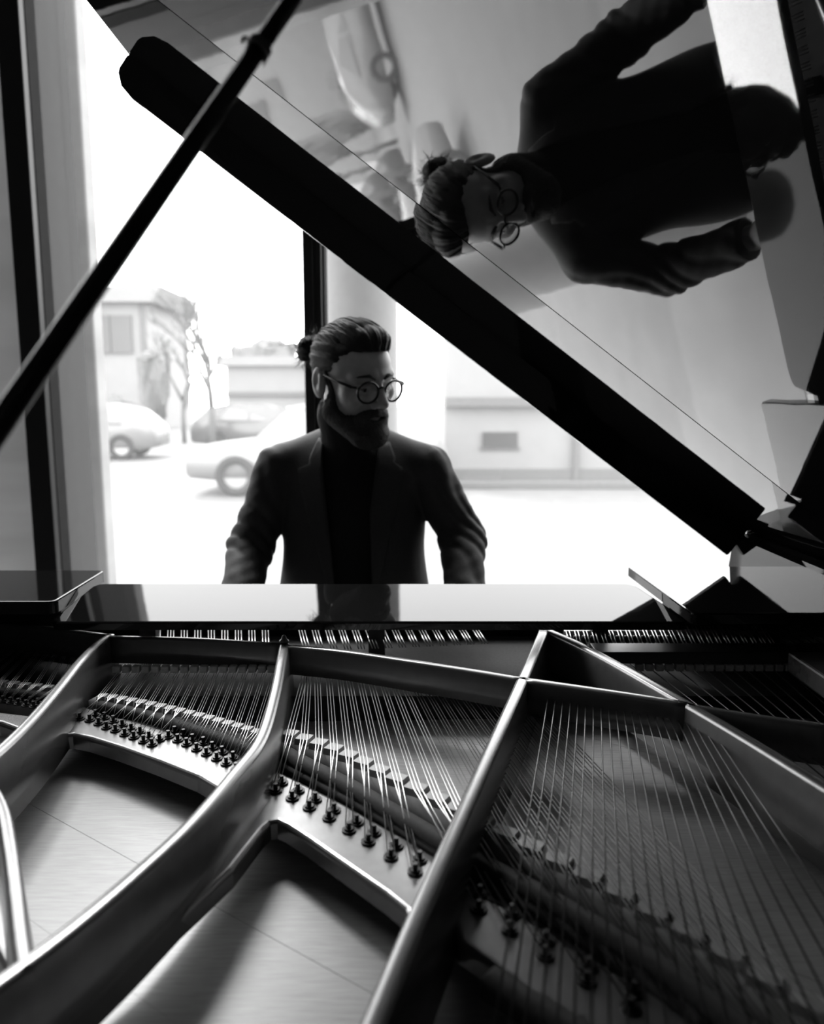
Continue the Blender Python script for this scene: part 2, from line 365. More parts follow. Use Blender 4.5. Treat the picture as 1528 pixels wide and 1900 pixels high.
felt_strip([(500, 1405), (560, 1432), (640, 1475), (720, 1520), (800, 1568), (845, 1592), (920, 1640), (1040, 1705), (1180, 1800), (1320, 1900)], .012, Z_PL - .005, Z_PL + .006)
# treble section between first and second strut
nA = 17
BA = [(190 + 286 * (i / (nA - 1)), 1287 + 30 * (i / (nA - 1)) + 36 * (i / (nA - 1)) ** 1.6) for i in range(nA)]
PA = bridge(BA, .022)
fz = [(405, 830), (455, 838), (500, 855), (540, 875), (585, 890), (632, 910), (678, 925), (727, 945), (770, 962), (900, 940), (945, 960), (995, 985), (1045, 1008), (1097, 1033), (1145, 1058), (1195, 1088)]
bz = [(485, 815), (530, 828), (575, 845), (620, 865), (665, 885), (710, 900), (755, 925), (808, 938), (853, 922), (885, 900), (930, 915), (975, 940), (1030, 955), (1075, 980), (1125, 1003), (1180, 1030)]
pf = [pz(x / S2, 1030 + y / S2, Z_PL) for x, y in fz]; pb = [pz(x / S2, 1030 + y / S2, Z_PL) for x, y in bz]
for p in pf + pb: hitch(p, .95)
for i in range(nA):
    t = i / (nA - 1); far = pz(222 + 285 * t, 1248 + 6 * t, Z_STR); B = PA[i]; d = (B - far).normalized(); side = Vector((d.y, -d.x, 0)); far = far - d * .05
    j = min(i, 15)
    for k in (-1, 0, 1):
        off = side * k * .0036; tgt = (pf[j] if k < 0 else pb[j] if k > 0 else pf[j] * .5 + pb[j] * .5)
        string([far + off, B + off - d * .006, B + off + d * .008, Vector((tgt.x, tgt.y, Z_PL + .008))], .00042)
felt_strip([(180, 1302), (260, 1318), (350, 1345), (420, 1368), (476, 1390)], .016, Z_PL - .01, Z_STR - .006)
# highest section left of the first strut
nC = 8
BC = [(-40 + 150 * i / (nC - 1), 1257 + 16 * i / (nC - 1)) for i in range(nC)]
PC = bridge(BC, .02)
for i in range(nC):
    far = pz(5 + 130 * i / (nC - 1), 1222, Z_STR); B = PC[i]; d = (B - far).normalized(); side = Vector((d.y, -d.x, 0))
    hp = pz(-36 + 99 * i / (nC - 1), 1294 + 18 * i / (nC - 1), Z_PL); hitch(hp, .9); hitch(pz(-28 + 99 * i / (nC - 1), 1288 + 18 * i / (nC - 1), Z_PL), .9)
    for k in (-1, 0, 1):
        off = side * k * .0031; string([far + off - d * .06, B + off, Vector((hp.x, hp.y, Z_PL + .008)) + off * .6], .00042)
felt_strip([(-60, 1272), (0, 1277), (60, 1283), (100, 1288)], .014, Z_PL - .01, Z_STR - .006)
# bass strings crossing above
Z_BS = .842
nB = 22
for i in range(nB):
    t = i / (nB - 1); a = pz(1012 + 300 * t + 30 * t * t, 1322 + 66 * t, Z_BS); b = pz(916 + 560 * t + 260 * t * t, 1905 + 60 * t, Z_BS)
    a2 = a - (b - a).normalized() * .12
    string([a2, a, b + (b - a) * .02], .0010, 'wound')
# bass strings of the far right bay
for i in range(13):
    t = i / 12; a = pz(1185 + 300 * t, 1244, Z_STR + .004); b = pz(1275 + 340 * t, 1312 + 50 * t, Z_STR + .004)
    string([a - (b - a) * .3, b + (b - a) * 1.2], .0010, 'wound')
# bass hitch pins with bent loops at the lower edge
for x, y in ((932, 1840), (958, 1838), (992, 1862), (1015, 1868), (1045, 1890), (1078, 1905)): hitch(pz(x, y, Z_PL), .9)
felt_strip([(905, 1800), (960, 1836), (1040, 1885), (1120, 1935)], .02, Z_PL - .005, Z_PL + .014)
# ---- wrest plank, tuning pins, agraffe strings under the desk
box('wrest_plank', -.78, .655, 1.20, 1.52, .70, .790, 'felt', piano)
tun = None
def tuning_pin(p, s=1):
    global tun
    if tun is None:
        bm = bmesh.new(); bmesh.ops.create_cone(bm, cap_ends=True, segments=8, radius1=.0036, radius2=.0033, depth=.045)
        tun = from_bm('tuning_pin', bm); tun.materials.append(M['steel'])
        for q in tun.polygons: q.use_smooth = True
    o = link('tuning_pin', tun, None, piano); o.location = p; o.scale = (s,) * 3; return o
for i in range(26):
    x = 272 + 25 * i
    if 515 < x < 548: continue
    yb = 1193 - 14 * max(0, (x - 550) / 370) ** 1.2
    a = pz(x, yb, .835); b = pz(x - 5, 1166, .835) if x < 540 else pz(x - 14 - (x - 540) * .02, 1162, .835)
    for k in (-1, 0, 1):
        string([a + Vector((k * .0055, -.02, -.008)), b + Vector((k * .0055, 0, .002))], .0011)
    tuning_pin(b + Vector((0, .012, .012)), .8); tuning_pin(b + Vector((.006, .03, .012)), .8)
box('agraffe_bar', *(lambda p, q: (p.x, q.x, p.y - .006, p.y + .006))(pz(1045, 1168, .845), pz(1420, 1168, .845)), .822, .845, 'brass', piano, .003)
for i in range(24):
    x = 1052 + 15.7 * i
    p = pz(x, 1178, .84)
    o = lathe('agraffe', [(.006, 0), (.0062, .012), (.004, .017)], (p.x, p.y, .822), 'pin', piano, 10)
    a = pz(x + 6 + i * .5, 1192, .84); b = pz(x - 4, 1156, .848)
    string([a + Vector((.003, -.005, 0)), b + Vector((.003, 0, 0))], .001); string([a - Vector((.003, .005, 0)), b - Vector((.003, 0, 0))], .001)
# damper block and the row of square damper felts
def damper_row(xa, xb, y, yt, n, z):
    a = pz(xa, y, z); b = pz(xb, y, z); wv = (b.x - a.x) / n * .78
    for i in range(n):
        p = a.lerp(b, (i + .5) / n); box('damper_felt', p.x - wv / 2, p.x + wv / 2, p.y, p.y + .012, z, z + .011, 'feltl', piano, .001, 1)
damper_row(1178, 1492, 1246, 0, 17, Z_STR + .004); damper_row(206, 512, 1249, 0, 17, Z_STR + .002); 
pa = pz(1105, 1232, Z_STR + .016); pbb = pz(1482, 1232, Z_STR + .016)
box('damper_block', pa.x, pbb.x, pa.y, pa.y + .05, Z_STR + .016, Z_STR + .036, 'case', piano, .002)
# ---- music desk, shelves
def rounded(pts, r, n=5):
    out = []
    for i, p in enumerate(pts):
        p = Vector((p[0], p[1])); a = Vector(pts[i - 1][:2]); b = Vector(pts[(i + 1) % len(pts)][:2])
        d1 = (a - p).normalized(); d2 = (b - p).normalized(); A = p + d1 * r; B = p + d2 * r
        for k in range(n + 1):
            t = k / n; out.append((A * (1 - t) ** 2 + p * 2 * t * (1 - t) + B * t * t)[:])
    return out
desk = slab('music_desk', rounded([(-.606, 1.249), (.466, 1.249), (.412, 1.410), (-.590, 1.410)], .02), Z_DESK - .014, Z_DESK, 'lacquer', piano, .003, 2)
for v in desk.data.vertices: v.co.z += -.010 + (v.co.y - 1.249) * math.tan(R(9.5))
tag(desk, 'flat glossy music desk panel')
Z_SH = .932
slab('side_shelf', rounded([(-.85, 1.262), (-.600, 1.262), (-.608, 1.50), (-.85, 1.50)], .015), Z_SH - .022, Z_SH, 'lacquer', piano, .003, 2)
slab('side_shelf', rounded([(.444, 1.19), (.658, 1.19), (.658, 1.535), (.437, 1.535)], .008), Z_SH - .018, Z_SH, 'lacquer', piano, .003, 2)
box('shelf_support', -.785, -.655, 1.40, 1.46, .79, Z_SH - .022, 'case', piano); box('shelf_support', .48, .655, 1.40, 1.44, .79, Z_SH - .018, 'case', piano)
for x_ in (-.5, -.08, .33): box('desk_support', x_, x_ + .03, 1.37, 1.39, .79, Z_DESK + .002, 'case', piano)
box('inner_ledge', .600, .655, .30, 1.19, Z_STRUT - .03, Z_STRUT + .004, 'plate', piano, .004)
# ---- fallboard, keys, key bed
slab('key_bed', [(X_L + .002, 1.52), (X_R - .002, 1.52), (X_R - .002, 1.765), (X_L + .002, 1.765)], .62, .70, 'lacquer', piano, .004)
bm = bmesh.new(); bm_box(bm, -.70, .575, 1.512, 1.527, .70, .835)
for v in bm.verts:
    if v.co.z < .75: v.co.y += .02
fb = link('fallboard', from_bm('fallboard', bm), 'lacquer', piano)
box('key_slip', -.70, .575, 1.735, 1.757, .70, .742, 'lacquer', piano, .003)
for x0, x1 in ((-.785, -.70), (.575, .655)): box('cheek_block', x0, x1, 1.545, 1.757, .70, .765, 'lacquer', piano, .006)
kw = 1.27 / 52; kx0 = -.697
def keymesh(nm, w_, y0, y1, z0, z1, m, b, tp=0):
    bm = bmesh.new(); bm_box(bm, -w_ / 2, w_ / 2, y0, y1, z0, z1)
    if tp:
        for v in bm.verts:
            if v.co.z > (z0 + z1) / 2: v.co.x *= .75; v.co.y += (-.006 if v.co.y > 0 else 0)
    bmesh.ops.bevel(bm, geom=bm.edges[:], offset=b, segments=1, affect='EDGES'); me = from_bm(nm, bm); me.materials.append(M[m]); return me
wk = keymesh('white_key', kw - .001, -.075, .075, -.018, .0, 'ivory', .001); bk = keymesh('black_key', .0115, -.0475, .0475, -.003, .011, 'ebony', .001, 1)
for i in range(52):
    o = link('white_key', wk, None, piano); o.location = (kx0 + kw * (i + .5), 1.658, .748)
    if i < 51 and (51 - i) % 7 in (0, 1, 3, 4, 5) and False: pass
for i in range(51):
    if (i % 7) in (0, 1, 3, 4, 5): o = link('black_key', bk, None, piano); o.location = (kx0 + kw * (i + 1), 1.63, .748)
# ---- legs
for x, y in ((-.73, 1.62), (.60, 1.62), (.35, -.30)):
    lathe('leg', [(.035, .0), (.045, .03), (.04, .06), (.05, .25), (.062, .5), (.07, .54), (.07, .60)], (x, y, 0), 'lacquer', piano, 8, False)
# ---- lid
LA = R(36.8); cu, su = math.cos(LA), math.sin(LA); HX = .695
def LP(u, y, n_=0.): return Vector((HX - u * cu + n_ * su, y, Z_RIM + u * su + n_ * cu))
lid = empty('lid', (HX, .5, Z_RIM)); lid.parent = piano; lid.matrix_parent_inverse = Matrix.Translation(piano.location).inverted()
def lid_slab(name, pts, n0, n1, fn=LP, bev=.003):
    bm = bmesh.new(); A = [bm.verts.new(fn(u, y, n0)) for u, y in pts]; f = bm.faces.new(A); N = len(pts)
    B = [bm.verts.new(fn(u, y, n1)) for u, y in pts]; bm.faces.new(B[::-1])
    for i in range(N): bm.faces.new((A[i], A[(i + 1) % N], B[(i + 1) % N], B[i]))
    bmesh.ops.recalc_face_normals(bm, faces=bm.faces)
    return link(name, from_bm(name, bm), 'lid', lid)
YC, YF = 1.022, 1.552
cur = [(p.x, p.y) for p in catmull([(1.515, .95, 0), (1.46, .75, 0), (1.30, .5, 0), (1.13, .25, 0), (.99, 0, 0), (.82, -.3, 0), (.52, -.53, 0), (.2, -.57, 0), (.03, -.47, 0)], 6)]
tag(lid_slab('lid_panel', [(.0, YC - .005), (1.515, YC - .005)] + cur + [(0, -.3)], .0, .02), 'mirror black underside of raised lid')
DROOP = R(-.9)
def FP(u, y, n_=0.):
    dy = y - YC; return LP(u, YC + dy * math.cos(DROOP) - n_ * math.sin(DROOP) * 0, n_ + dy * math.sin(DROOP))
tag(lid_slab('front_flap', [(.0, YC), (.0, YF), (1.50, YF), (1.515, YF - .015), (1.515, YC)], 0, .02, FP), 'front section of lid along hinge line')
lid_slab('lid_hinge', [(.0, YC - .03), (1.51, YC - .03), (1.51, YC + .03), (0, YC + .03)], .02, .024).data.materials[0] = M['pin']
# hanging lip at the front edge of the flap, outer lower corner rounded
bm = bmesh.new(); LD = -.060
prof2 = [(.02, 0), (.02, LD), (1.47, LD), (1.495, LD + .006), (1.512, LD + .022), (1.515, LD + .03), (1.515, 0)]
A = [bm.verts.new(FP(u, YF - .018, nn)) for u, nn in prof2]; B = [bm.verts.new(FP(u, YF, nn)) for u, nn in prof2]
bm.faces.new(A); bm.faces.new(B[::-1])
for i in range(len(A)): bm.faces.new((A[i], A[(i + 1) % len(A)], B[(i + 1) % len(A)], B[i]))
bmesh.ops.recalc_face_normals(bm, faces=bm.faces)
bmesh.ops.bevel(bm, geom=[e for e in bm.edges if abs(e.verts[0].co.y - e.verts[1].co.y) < .004 and e.calc_length() > .5], offset=.003, segments=2, affect='EDGES')
tag(link('front_lip', from_bm('front_lip', bm), 'lacquer', lid), 'dark board hanging from front edge of lid')
box('hinge_rail', X_R - .004, X_R + .004, -.2, 1.55, Z_RIM - .03, Z_RIM + .002, 'brass', piano)
tube('rim_moulding', [(.672, .2, Z_RIM + .001), (.672, 1.50, Z_RIM + .001)], .008, 'lacquer', piano, 10)
# ---- lid prop
pA = Vector((0, 0, CAMZ)) + ray(-8, 800) * .50; pB = Vector((0, 0, CAMZ)) + ray(546, -8) * .60
dd = (pB - pA).normalized(); base = pA - dd * ((pA.z - Z_RIM) / dd.z)
tt = 0
top = pB
while True:
    q = top + dd * .002
    if (q.x - HX) * su + (q.z - Z_RIM) * cu > -.006: break
    top = q
prop = tube('lid_prop', [base, pA, pA.lerp(pB, .5), pB, top], [.0092, .0088, .0078, .0070, .0068], 'ebony', piano, 12)
tag(prop, 'slim black prop stick holding the lid')
cpt = min((pA.lerp(pB, k / 200) for k in range(201)), key=lambda p: abs((p - Vector((0, 0, CAMZ))).dot(Vector((0, cp, -sp_))) * 0 + ((H_ / 2 - F_ * ((p.y * sp_ + (p.z - CAMZ) * cp) / (p.y * cp - (p.z - CAMZ) * sp_))) - 90)))
tx_ = dd.cross(Vector((0, 1, 0))).normalized(); ty_ = dd.cross(tx_)
tubes('prop_collar', [([cpt + dd * .0025 * k + (tx_ * math.cos(a) + ty_ * math.sin(a)) * .0084 for a in [2 * PI * j / 14 for j in range(15)]], .0014) for k in (-1, 0, 1)]
      + [([cpt + tx_ * .006, cpt + tx_ * .010 + dd * .003, cpt + tx_ * .0135 + dd * .001, cpt + tx_ * .012 - dd * .003], .0016), ([cpt - tx_ * .006, cpt - tx_ * .009 - dd * .006, cpt - tx_ * .0105 - dd * .012], [.0018, .0014, .0005])], 'wound', prop)

# ------------------------------------------------------------------ person
def sdf_mesh(name, f, lo, hi, h):
    ax = [np.arange(lo[i], hi[i] + h, h, dtype=np.float32) for i in range(3)]
    X, Y, Z = np.meshgrid(*ax, indexing='ij', sparse=True)
    D = np.broadcast_to(f(X, Y, Z), tuple(len(a) for a in ax)).astype(np.float32)
    I = D < 0; nx, ny, nz = D.shape
    c = np.zeros((nx - 1, ny - 1, nz - 1), np.int8)
    for dx in (0, 1):
        for dy in (0, 1):
            for dz in (0, 1): c += I[dx:nx - 1 + dx, dy:ny - 1 + dy, dz:nz - 1 + dz]
    act = np.argwhere((c > 0) & (c < 8)); ids = -np.ones(c.shape, np.int64); ids[tuple(act.T)] = np.arange(len(act))
    acc = np.zeros((len(act), 3)); cnt = np.zeros(len(act))
    cor = [(a, b, d) for a in (0, 1) for b in (0, 1) for d in (0, 1)]
    for a in cor:
        for b in cor:
            if a < b and sum(abs(a[i] - b[i]) for i in range(3)) == 1:
                d0 = D[tuple((act + a).T)]; d1 = D[tuple((act + b).T)]; m = (d0 < 0) != (d1 < 0)
                t = np.where(m, d0 / np.where(m, d0 - d1, 1), 0)[:, None]
                p = np.array(a) + (np.array(b) - np.array(a)) * t; acc += np.where(m[:, None], p, 0); cnt += m
    Vv = (act + acc / cnt[:, None]) * h + np.array([ax[0][0], ax[1][0], ax[2][0]])
    Fs = []
    for axis in range(3):
        s0 = [slice(1, -1)] * 3; s0[axis] = slice(0, -1); s1 = list(s0); s1[axis] = slice(1, None)
        a = I[tuple(s0)]; b = I[tuple(s1)]
        o = np.ones(3, int); o[axis] = 0
        u = (axis + 1) % 3; v = (axis + 2) % 3
        for flip, mk in ((0, a & ~b), (1, ~a & b)):
            e = np.argwhere(mk) + o
            if not len(e): continue
            q = []
            for du, dv in ((-1, -1), (0, -1), (0, 0), (-1, 0)):
                g = e.copy(); g[:, u] += du; g[:, v] += dv; q.append(ids[tuple(g.T)])
            q = np.stack(q, 1); Fs.append(q[:, ::-1] if flip else q)
    Fa = np.concatenate(Fs); Fa = Fa[(Fa >= 0).all(1)]
    return Vv, Fa
def np_mesh(name, Vv, Fa):
    me = bpy.data.meshes.new(name); me.from_pydata(Vv.tolist(), [], Fa.tolist()); me.update()
    me.polygons.foreach_set('use_smooth', np.ones(len(me.polygons), bool)); return me
def smin(a, b, k): 
    h = np.clip(.5 + .5 * (b - a) / k, 0, 1); return b + (a - b) * h - k * h * (1 - h)
def smax(a, b, k): return -smin(-a, -b, k)
def ell(X, Y, Z, c, r):
    x = (X - c[0]) / r[0]; y = (Y - c[1]) / r[1]; z = (Z - c[2]) / r[2]
    k0 = np.sqrt(x * x + y * y + z * z); k1 = np.sqrt((x / r[0]) ** 2 + (y / r[1]) ** 2 + (z / r[2]) ** 2) + 1e-6
    return k0 * (k0 - 1) / k1
def sph(X, Y, Z, c, r): return np.sqrt((X - c[0]) ** 2 + (Y - c[1]) ** 2 + (Z - c[2]) ** 2) - r
def cap(X, Y, Z, a, b, ra, rb=None):
    rb = ra if rb is None else rb
    a = np.array(a, float); b = np.array(b, float); d = b - a; L = (d @ d)
    t = np.clip(((X - a[0]) * d[0] + (Y - a[1]) * d[1] + (Z - a[2]) * d[2]) / L, 0, 1)
    return np.sqrt((X - a[0] - t * d[0]) ** 2 + (Y - a[1] - t * d[1]) ** 2 + (Z - a[2] - t * d[2]) ** 2) - (ra + (rb - ra) * t)

# ---- head, local frame: x = image right, -y = face, z up, origin between the ears
def skull(X, Y, Z):
    d = ell(X, Y, Z, (0, .018, .042), (.075, .096, .080))
    d = smin(d, ell(X, Y, Z, (0, -.03, .03), (.062, .060, .060)), .03)           # forehead
    d = smin(d, ell(X, Y, Z, (0, -.028, -.045), (.057, .058, .062)), .03)         # face
    return d
def head_sdf(X, Y, Z):
    A = np.abs(X)
    d = skull(X, Y, Z)
    d = smin(d, cap(A, Y, Z, (.050, -.005, -.062), (.018, -.072, -.098), .022, .017), .022)   # jaw line
    d = smin(d, sph(X, Y, Z, (0, -.078, -.096), .020), .02)                         # chin
    d = smin(d, sph(A, Y, Z, (.046, -.058, -.014), .022), .02)                       # cheekbones
    d = smin(d, cap(A, Y, Z, (.008, -.086, .026), (.046, -.070, .027), .011, .010), .012)  # brow
    d = smax(d, -sph(A, Y, Z, (.031, -.104, .004), .019), .012)                      # sockets
    d = smin(d, sph(A, Y, Z, (.031, -.077, .004), .0125), .003)
    d = smin(d, cap(A, Y, Z, (.019, -.086, .010), (.044, -.080, .009), .0045), .004)    # upper lid
    d = smin(d, cap(A, Y, Z, (.020, -.085, -.006), (.042, -.080, -.005), .0035), .005)
    d = smin(d, cap(X, Y, Z, (0, -.088, .020), (0, -.119, -.026), .0080, .0110), .012)  # nose
    d = smin(d, sph(A, Y, Z, (.012, -.104, -.031), .0090), .007)
    d = smax(d, -sph(A, Y, Z, (.006, -.110, -.038), .0035), .004)
    d = smin(d, ell(X, Y, Z, (0, -.080, -.060), (.030, .016, .022)), .015)              # muzzle
    d = smin(d, cap(A, Y, Z, (0, -.0955, -.0555), (.022, -.085, -.060), .0050, .003), .004)   # upper lip
    d = smin(d, cap(A, Y, Z, (0, -.0945, -.0665), (.020, -.085, -.063), .0060, .003), .004)
    d = smax(d, -cap(A, Y, Z, (0, -.102, -.061), (.024, -.089, -.0615), .0022, .0015), .003)
    # ears
    er = ell(A - .10 * (Y - .02), Y - .12 * Z, Z, (.0775, .018, -.004), (.010, .020, .034))
    er = smax(er, -ell(A, Y, Z, (.093, .015, .002), (.012, .013, .025)), .004)
    er = smin(er, cap(A, Y, Z, (.079, .006, .010), (.081, .004, -.014), .0045), .006)
    d = smin(d, er, .006)
    d = smin(d, cap(X, Y, Z, (0, .022, -.05), (0, .034, -.095), .049, .043), .025)       # neck
    return d
def beard_sdf(X, Y, Z):
    A = np.abs(X)
    d = skull(X, Y, Z)
    d = smin(d, cap(A, Y, Z, (.050, -.005, -.062), (.020, -.074, -.102), .026, .024), .022)
    d = smin(d, sph(X, Y, Z, (0, -.082, -.104), .026), .02)
    d = smin(d, ell(X, Y, Z, (0, -.080, -.060), (.034, .020, .024)), .015) - .0050
    d = smin(d, cap(A, Y, Z, (0, -.099, -.0465), (.027, -.086, -.062), .0060, .0055), .005)   # moustache
    d = smin(d, cap(A, Y, Z, (.027, -.086, -.062), (.026, -.078, -.085), .008, .012), .008)
    # upper boundary: sideburn, cheek line, moustache
    zc = np.interp(Y, [-.12, -.098, -.088, -.075, -.055, -.038, -.024, -.012, .0, .02], [-.038, -.040, -.045, -.058, -.062, -.052, -.034, .012, .034, .034])
    lim = (Z - zc) * .5
    d = smax(d, lim, .004)
    d = smax(d, (Y - .002 - .10 * np.clip(Z + .02, -.1, .05)), .004)                 # in front of the ear
    d = smax(d, -(ell(X, Y, Z, (0, -.102, -.0620), (.020, .020, .0038))), .003)          # mouth
    n = np.sin(X * 900 + 3 * np.sin(Z * 700)) * np.sin(Z * 520 + Y * 300) * .0009 + np.sin(X * 2100 + Z * 900) * np.sin(Y * 1900 - Z * 1300) * .0006
    return d + n
def hair_sdf(X, Y, Z):
    A = np.abs(X)
    yl = np.interp(Z, [-.075, -.045, -.02, .02, .05, .075, .09], [.060, .045, .020, -.014, -.034, -.055, -.2])
    d = smin(ell(X, Y, Z, (0, .018, .042), (.075, .096, .080)), ell(X, Y, Z, (0, -.03, .03), (.062, .060, .060)), .03) - .0055 * np.clip((Y - yl) / .030, .12, 1)
    d = smin(d, ell(X, Y, Z, (.004, -.010, .098), (.052, .066, .034)), .025)             # swept volume on top
    d = smin(d, ell(X, Y, Z, (.008, -.052, .098), (.040, .026, .020)), .018)
    d = smin(d, sph(X, Y, Z, (0, .116, .045), .018), .020)                                   # gathered at back
    # hairline
    zl = np.interp(A, [0, .025, .045, .058, .068, .10], [.082, .079, .066, .050, .026, .010])
    front = np.maximum(zl - Z, 0) * 1.0
    yl = np.interp(Z, [-.075, -.045, -.02, .02, .05, .075, .09], [.060, .045, .020, -.014, -.034, -.055, -.2])
    d = smax(d, (yl - Y), .004)
    d = smax(d, -.060 - Z - .2 * (Y - .05), .004)
    # combed grooves running front to back
    ph = np.arctan2(X, Z - .02); g = np.sin(ph * 60 + np.sin(Y * 40) * 1.5) * .0008 + np.sin(ph * 23 + Y * 25) * .0014 + np.sin(ph * 140 + Y * 60) * .0004
    return d + g
def bun_sdf(X, Y, Z):
    d = ell(X, Y, Z, (-.014, .154, .040), (.034, .028, .034))
    r = np.sqrt((X + .012) ** 2 + (Z - .040) ** 2); ph = np.arctan2(X + .012, Z - .040)
    return d + np.sin(ph * 5 + r * 260) * .0022 + np.sin(ph * 13 - r * 500) * .0010

HS = 1.03
PX, PY = -.145, 1.90
Mh = Matrix.Translation(pyy(654, 706, 1.80)) @ Matrix.Rotation(R(40), 4, 'Z') @ Matrix.Rotation(R(13), 4, 'X') @ Matrix.Rotation(R(-4), 4, 'Y') @ Matrix.Scale(HS, 4)
Mh_np = np.array(Mh)
def to_head(Vv): return Vv @ Mh_np[:3, :3].T + Mh_np[:3, 3]
V1, F1 = sdf_mesh('head', head_sdf, (-.10, -.14, -.21), (.10, .13, .14), .0026); V1 = to_head(V1)

NK0 = Mh @ Vector((0, .034, -.11)) - Vector((PX, PY, 0))
# ---- body under the clothes, world frame relative to (PX, PY)
SHL = (-.180, .0, 1.098); SHR = (.180, .0, 1.098)
ELL_, ELR = (-.252, -.030, .905), (.270, -.030, .925)
WRL, WRR = (-.250, -.205, .800), (.262, -.205, .800)
def torso_sdf(X, Y, Z, g=0.):
    d = ell(X, Y, Z, (0, .005, 1.00), (.170, .108, .19))
    d = smin(d, ell(X, Y, Z, (0, .005, .78), (.165, .112, .27)), .08)
    d = smin(d, cap(np.abs(X), Y, Z, (.0, .012, 1.10), (.150, .008, 1.098), .070, .050), .04)
    d = smin(d, cap(np.abs(X), Y, Z, (.035, .02, 1.165), (.15, .01, 1.120), .038, .034), .03)
    return d - g
def legs_sdf(X, Y, Z, g=0.):
    A = np.abs(X)
    d = ell(X, Y, Z, (0, .03, .56), (.175, .125, .11))
    d = smin(d, cap(A, Y, Z, (.085, .02, .522), (.125, -.40, .540), .074, .056), .03)
    d = smin(d, cap(A, Y, Z, (.125, -.40, .540), (.130, -.36, .09), .055, .036), .02)
    return d - g
def body_sdf(X, Y, Z):
    d = torso_sdf(X, Y, Z, -.012)
    for s, e, w_ in ((SHL, ELL_, WRL), (SHR, ELR, WRR)):
        d = smin(d, cap(X, Y, Z, s, e, .048, .038), .03); d = smin(d, cap(X, Y, Z, e, w_, .038, .027), .015)
    d = smin(d, cap(X, Y, Z, (0, .01, 1.08), NK0, .05, .048), .02)
    d = smin(d, legs_sdf(X, Y, Z, -.012), .04)
    return smin(d, cap(np.abs(X), Y, Z, (.130, -.36, .05), (.145, -.52, .035), .036, .03), .02)
V2, F2 = sdf_mesh('body', body_sdf, (-.36, -.60, .0), (.36, .18, 1.26), .012); V2 = V2 + np.array([PX, PY, 0])
# ---- hands: palm, four fingers, thumb, resting curved on the keys (frame: -y toward the fallboard)
def hand_sdf(side):
    def f(X, Y, Z):
        X = X * side
        d = ell(X, Y, Z, (0, -.050, .0), (.040, .048, .017))
        d = smin(d, cap(X, Y, Z, (0, .03, .0), (0, -.02, .002), .027, .030), .02)
        for bx_, ln, sp in ((-.030, .060, -.012), (-.010, .074, -.004), (.011, .070, .004), (.030, .052, .012)):
            p0 = (bx_, -.085, .006); p1 = (bx_ + sp * .6, -.085 - ln * .50, .010); p2 = (bx_ + sp, -.085 - ln * .82, -.012); p3 = (bx_ + sp * 1.1, -.085 - ln * .92, -.030)
            d = smin(d, cap(X, Y, Z, p0, p1, .0100, .0088), .006); d = smin(d, cap(X, Y, Z, p1, p2, .0088, .0080), .003); d = smin(d, cap(X, Y, Z, p2, p3, .0080, .0068), .003)
        t0 = (-.026, -.030, -.006); t1 = (-.052, -.062, -.014); t2 = (-.060, -.094, -.026)
        d = smin(d, cap(X, Y, Z, t0, t1, .015, .0110), .010); return smin(d, cap(X, Y, Z, t1, t2, .0110, .0085), .003)
    return f
parts = [(V1, F1), (V2, F2)]
for side, wr, rz in ((-1, WRL, .10), (1, WRR, -.06)):
    # thumbs point inward: for the image-left hand the thumb is on +x
    V3, F3 = sdf_mesh('hand', hand_sdf(1 if side > 0 else -1), (-.085, -.18, -.05), (.085, .07, .04), .003)
    Hm = np.array(Matrix.Translation((PX + wr[0], PY + wr[1] - .015, wr[2] - .010)) @ Matrix.Rotation(rz, 4, 'Z') @ Matrix.Rotation(R(8), 4, 'X'))
    parts.append((V3 @ Hm[:3, :3].T + Hm[:3, 3], F3))
off = 0; VV = []; FF = []
for v, f in parts: VV.append(v); FF.append(f + off); off += len(v)
me = np_mesh('person', np.concatenate(VV), np.concatenate(FF)); me.materials.append(M['skin'])
person = link('person', me, None)
tag(person, 'bearded man with hair tied back and glasses in dark jacket, seated at the piano', 'person')
def pchild(name, vf, m, par=None):
    me = np_mesh(name, *vf); return link(name, me, m, par or person)
# clothing
def wr_(X, Y, Z):
    return (np.sin(Z * 95 + X * 40 + 2 * np.sin(Y * 30)) * .0016 + np.sin(Z * 170 - X * 90 + Y * 60) * .0009)
def arm_sdf(X, Y, Z):
    d = None
    for s, e, w_ in ((SHL, ELL_, WRL), (SHR, ELR, WRR)):
        a = smin(cap(X, Y, Z, s, e, .058, .053), cap(X, Y, Z, e, w_, .055, .046), .02)
        d = a if d is None else np.minimum(d, a)
    fold = np.clip((np.abs(X) - .15) / .06, 0, 1)
    return d + fold * (wr_(X, Y, Z) * .6 + np.abs(np.sin(Z * 34 + X * 55 + Y * 38 + 1.5 * np.sin(Z * 21 + Y * 17))) ** 4 * .0050 - .002)
def jacket_full(X, Y, Z):
    d = torso_sdf(X, Y, Z, .006)
    d = smin(d, ell(X, Y, Z, (0, .0, .72), (.185, .125, .24)), .06)
    d = smin(d, arm_sdf(X, Y, Z), .012)
    d = smin(d, cap(np.abs(X), Y, Z, (.150, .005, 1.105), (.192, .002, 1.098), .048, .044), .02)   # padded shoulder
    return d
def v_edges(Z):      # inner lapel edges (left, right) by height
    return np.interp(Z, [.55, .83, 1.0, 1.14, 1.20], [-.10, -.040, -.058, -.072, -.070]), np.interp(Z, [.55, .83, 1.0, 1.10, 1.16, 1.20], [.13, .055, .050, .062, .070, .07])
